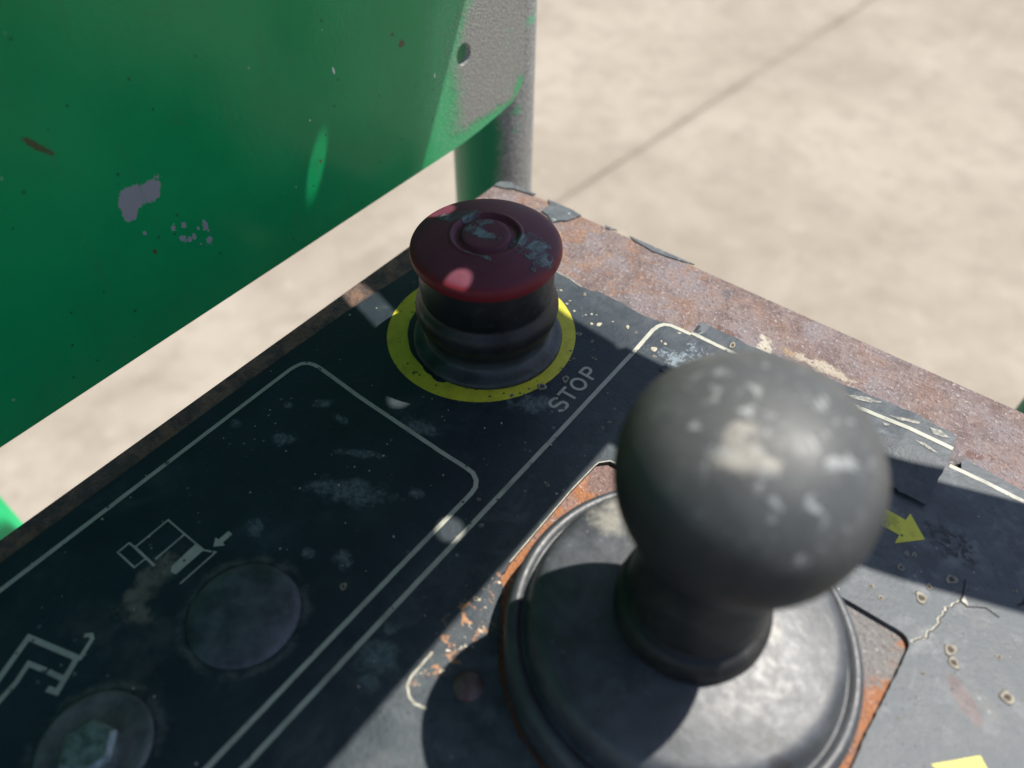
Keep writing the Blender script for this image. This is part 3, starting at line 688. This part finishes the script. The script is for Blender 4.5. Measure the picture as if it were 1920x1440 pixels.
# paint flakes still clinging to the rusted rear corner
def flake(pts, z0, z1, seed):
    q = jag(pts, .25, .7, seed)
    link('paint_flake', plate('paint_flake', q, [], z0, z1), FLAKE, box)
flake([(-49.4, 68.2), (-45.5, 69.0), (-42.4, 71.0), (-38.0, 71.7), (-34.3, 72.2), (-34.0, 73.3), (-42, 73.4), (-46.5, 73.3), (-49.0, 71.4)], -1.2, -.65, 1)
flake([(-28.6, 73.2), (-25.8, 70.8), (-26.1, 66.2), (-23.0, 65.4), (-19.1, 62.9), (-17.2, 65.9), (-15.6, 67.1), (-14.3, 70.6), (-13.6, 72.6), (-18, 73.35)], -1.2, -.6, 2)
flake([(6, 73.2), (9, 71.9), (13, 71.6), (16, 70.9), (21, 71.3), (27, 72.3), (31, 73.3)], -1.2, -.8, 3)
flake([(-4, 73.2), (-2.6, 72.0), (-.8, 72.6), (1, 73.3)], -1.2, -.8, 4)

# blanking plug, hex bolt with washer, screw beside the boot
link('blanking_plug', lathe('blanking_plug', [(12.4, -.5), (12.3, .25), (11.6, .7), (10.4, 1.1), (6, 1.75), (.01, 2.0)], (.0116, -.097, 0), 64), PLUGM, box)
bolt = link('hex_bolt', mesh('hex_bolt', *(lambda: (lambda R, r2: ([(.0106 + .0010 + R / 1000 * math.cos(PI / 3 * k + .25), -.1335 + R / 1000 * math.sin(PI / 3 * k + .25), z / 1000) for R, z in ((5.6, -2.0), (5.6, 3.6), (4.6, 4.5)) for k in range(6)],
       [tuple(6 * i + j for j in (k, (k + 1) % 6)) + tuple(6 * (i + 1) + j for j in ((k + 1) % 6, k)) for i in range(2) for k in range(6)] + [tuple(range(12, 18))]))(0, 0))()), BOLT, box)
link('washer', lathe('washer', [(11.2, -.3), (11.0, .5), (10.4, .85), (9.6, .7), (8.6, .45), (7.0, .3), (.01, .25)], (.0106, -.1329, 0), 64), WASH, bolt)
link('screw', lathe('screw', [(3.4, -2), (3.4, -.4), (3.0, .6), (2.0, 1.3), (.9, 1.5), (.01, 1.5)], (.0607, -.0790, 0), 24), SCREW, box)

# blisters and pits in the faceplate
dome = lathe('blister', [(1.0, -.02), (.92, .13), (.62, .26), (.25, .31), (.01, .32)], (0, 0, 0), 14); dome.materials.append(CRUST)
rim = lathe('pit', [(1.0, .0), (.85, .16), (.66, .17), (.5, .05), (.35, .02), (.01, .02)], (0, 0, 0), 14); rim.materials.append(PITM); rim.materials.append(PITD)
for p in rim.polygons:
    if p.center.xy.length < .00052: p.material_index = 1
def vary(me, k):
    out = []
    for i in range(k):
        c = me.copy(); c.name = me.name
        for v in c.vertices:
            q = 1 + .55 * mnoise.noise(Vector((v.co.x * 900, v.co.y * 900, i * 7.3)))
            v.co.x *= q; v.co.y *= q * (1 - .06 * i); v.co.z *= 1 + .7 * mnoise.noise(Vector((v.co.x * 1600, v.co.y * 1600, i * 3.1 + 50)))
        out.append(c)
    return out
domes, rims = vary(dome, 4), vary(rim, 6)
def spot(kind, name, x, y, s, zf=0.02, rot=0):
    o = bpy.data.objects.new(name, random.choice(domes if kind is dome else rims)); COL.objects.link(o); o.parent = face
    if 20 < math.hypot(x + 3.7, y - 4.8) < 29: zf = .1
    o.location = Vector((x / 1000, y / 1000, zf / 1000)); s *= random.choice((.5, .62, .75, .95, 1.15))
    o.scale = (s, s * random.uniform(.6, 1.15), s * .8); o.rotation_euler = (0, 0, random.uniform(0, 6))
for x, y, s in ((4.3, 34.7, .85), (9.4, 32.3, .5), (9.4, 30.5, .6), (13.1, 29.3, 1.0), (16.9, 30.0, .95), (18.1, 31.4, .65), (19.4, 32.1, .5), (22.4, 29.0, 1.15), (29.8, 33.3, 1.3), (40.9, 34.3, 1.0), (42.4, 34.0, .85), (40.8, 29.9, 1.05), (52.1, 32.8, .7), (50.3, 30.6, .6), (43.4, 40.6, .8), (20.5, 27.8, .5), (3.0, 33.6, .5), (25, 32.6, .4), (57, 33, .5), (36.7, 16.2, .55), (59.6, 41.0, .6)):
    spot(dome, 'blister', x, y, s)
for x, y, s in ((11.4, 37.6, .75), (33.1, 33.0, .6), (19.9, 21.9, .9), (24.7, 21.6, .75), (27.1, 19.0, .5), (24.5, 12.4, .95), (29.1, 16.0, 1.1), (42.6, 27.6, .6), (122.4, 3.6, 1.25), (122.4, 7.9, 1.1), (123.9, 8.7, 1.1), (132.7, 7.5, 2.3), (129.3, 2.6, 1.5), (121.6, -6.9, 1.3), (128.7, -1.2, 1.3), (118.8, -5.4, .9),
                (145.2, 13.5, 1.3), (27.2, 4.2, 1.4), (23.8, -2.3, 1.35), (21.3, -5.0, .8), (45.5, -1.3, 1.0), (45.3, -4.1, 1.0), (21.5, -7.6, .5), (36.9, -5.9, .5), (137.6, -9.7, 1.3), (139.1, -12.2, 1.2), (134.6, -18.4, .8), (146.4, -4.8, 1.3), (150, -13, 1.3), (133.6, -30.7, .7), (31.4, 10.9, .6), (33.4, -42, .5), (38.6, -47.5, .8), (24, -79, .9), (44, -28, .8), (41, -33, .7), (-28, 2, .7), (22, 14.5, .5), (19, -10, .6), (9, -20.5, .7), (49.5, -63, .6), (115.7, 13.2, 1.0)):
    spot(rim, 'pit', x, y, s)
for x, y, s in ((58.5, 45.2, 1.25),): spot(rim, 'pit', x, y, s, .62)
# scatter of fine specks, too small to count
bm = bmesh.new(); rnd = random.Random(4)
for k in range(240):
    x, y = rnd.uniform(-41, 160), rnd.uniform(-140, 40)
    if 49 < x < 131 and -93 < y < -11: continue
    if 46 < x < 122 and y > 22: continue
    if (x + 3.7) ** 2 + (y - 4.8) ** 2 < 30 ** 2 and rnd.random() < .6: continue
    s = rnd.choice((.12, .16, .2, .28)) / 1000
    bmesh.ops.create_icosphere(bm, subdivisions=1, radius=1, matrix=Matrix.Translation((x / 1000, y / 1000, .00005)) @ Matrix.Rotation(rnd.uniform(0, 3), 4, 'Z') @ Matrix.Diagonal((s * rnd.uniform(.7, 1.6), s, s * .5, 1)))
gr = link('grit', frombm('grit', bm), CRUST, face); gr['kind'] = 'stuff'

# ------------------------------------------------------------------ emergency stop button
BC = (-.0012, .0047, 0)
stop = thing('emergency_stop_button', (BC[0], BC[1], .0001), 'dark red mushroom stop button on a black rubber collar with scuffed teal patches on top', 'stop button')
neckp = rounded([(22.0, 0.1), (22.1, .9), (21.6, 1.7), (19.6, 2.3), (18.2, 3.2), (17.8, 4.8), (18.2, 6.8), (19.6, 9.4), (20.5, 12.6), (20.1, 15.4), (18.9, 17.2), (18.3, 18.4), (18.6, 20.2), (18.7, 24), (18.3, 28), (17.8, 31.0), (.01, 31.0)], 2)
link('collar', lathe('collar', neckp, BC, 128), NECK, stop)
capp = [(.01, 30.4), (17.8, 30.1), (19.2, 30.1), (20.0, 30.6), (20.45, 32.1), (20.3, 33.6), (19.5, 34.6), (18.0, 35.3), (15, 36.05), (12, 36.6), (10.2, 36.85)]
capp = rounded(capp, 2) + [(9.95, 36.95), (9.7, 37.15), (9.35, 37.2), (9.05, 37.1), (8.75, 36.6), (8.5, 36.2), (8.1, 36.1), (7.5, 36.12), (7.0, 36.25), (6.7, 36.6), (6.45, 36.95), (6.1, 37.08), (5, 37.1), (2.5, 37.05), (.01, 37.0)]
link('cap', lathe('cap', capp, BC, 160), CAP, stop)

# ------------------------------------------------------------------ joystick
JC = (.0905, -.0460, 0)
joy = thing('joystick', (JC[0], JC[1], -.002), 'black rubber joystick with a large round dusty knob and a flared boot', 'joystick')
bootp = [(36.4, -1.9), (36.5, 6.0), (36.3, 8.6), (35.6, 10.2), (34.6, 10.9), (33.6, 10.6), (32.9, 9.8), (32.2, 10.2), (31.7, 12.4), (31.3, 14.8), (30.4, 16.6), (29.0, 17.4), (27.2, 17.8), (22, 18.9), (17.5, 19.5), (15.2, 19.8), (.01, 19.8)]
link('boot', lathe('boot', rounded(bootp, 2), JC, 128), BOOT, joy)
stemp = [(15.1, 18.5), (15.1, 20.6), (15.0, 23.0), (14.5, 25.0), (13.5, 25.8), (12.8, 26.1), (12.8, 26.9), (13.4, 27.6), (13.3, 30), (12.7, 36), (12.5, 44), (13.2, 52), (.01, 52)]
link('stem', lathe('stem', rounded(stemp, 2), JC, 96), STEM, joy)  # stem and its collar coloured dark to stand for the knob's shadow
KC = Vector((.0908, -.0461, .0643)); KR = 19.9
kp = []
for i in range(61):
    a = -PI / 2 + PI * i / 60
    ca, sa = max(0, math.cos(a)), math.sin(a)
    if sa > 0: r, z = KR * ca ** (2 / 2.25), 16.6 * sa ** (2 / 2.25)
    else:
        r, z = KR * ca, KR * sa
        r = max(r, 13.0 + 5.6 * max(0, (z + 19.5) / 19.5) ** 1.15) if z > -19.5 else r
    kp.append((max(r, .01), z))
link('knob', lathe('knob', kp, KC, 96), KNOB, joy)
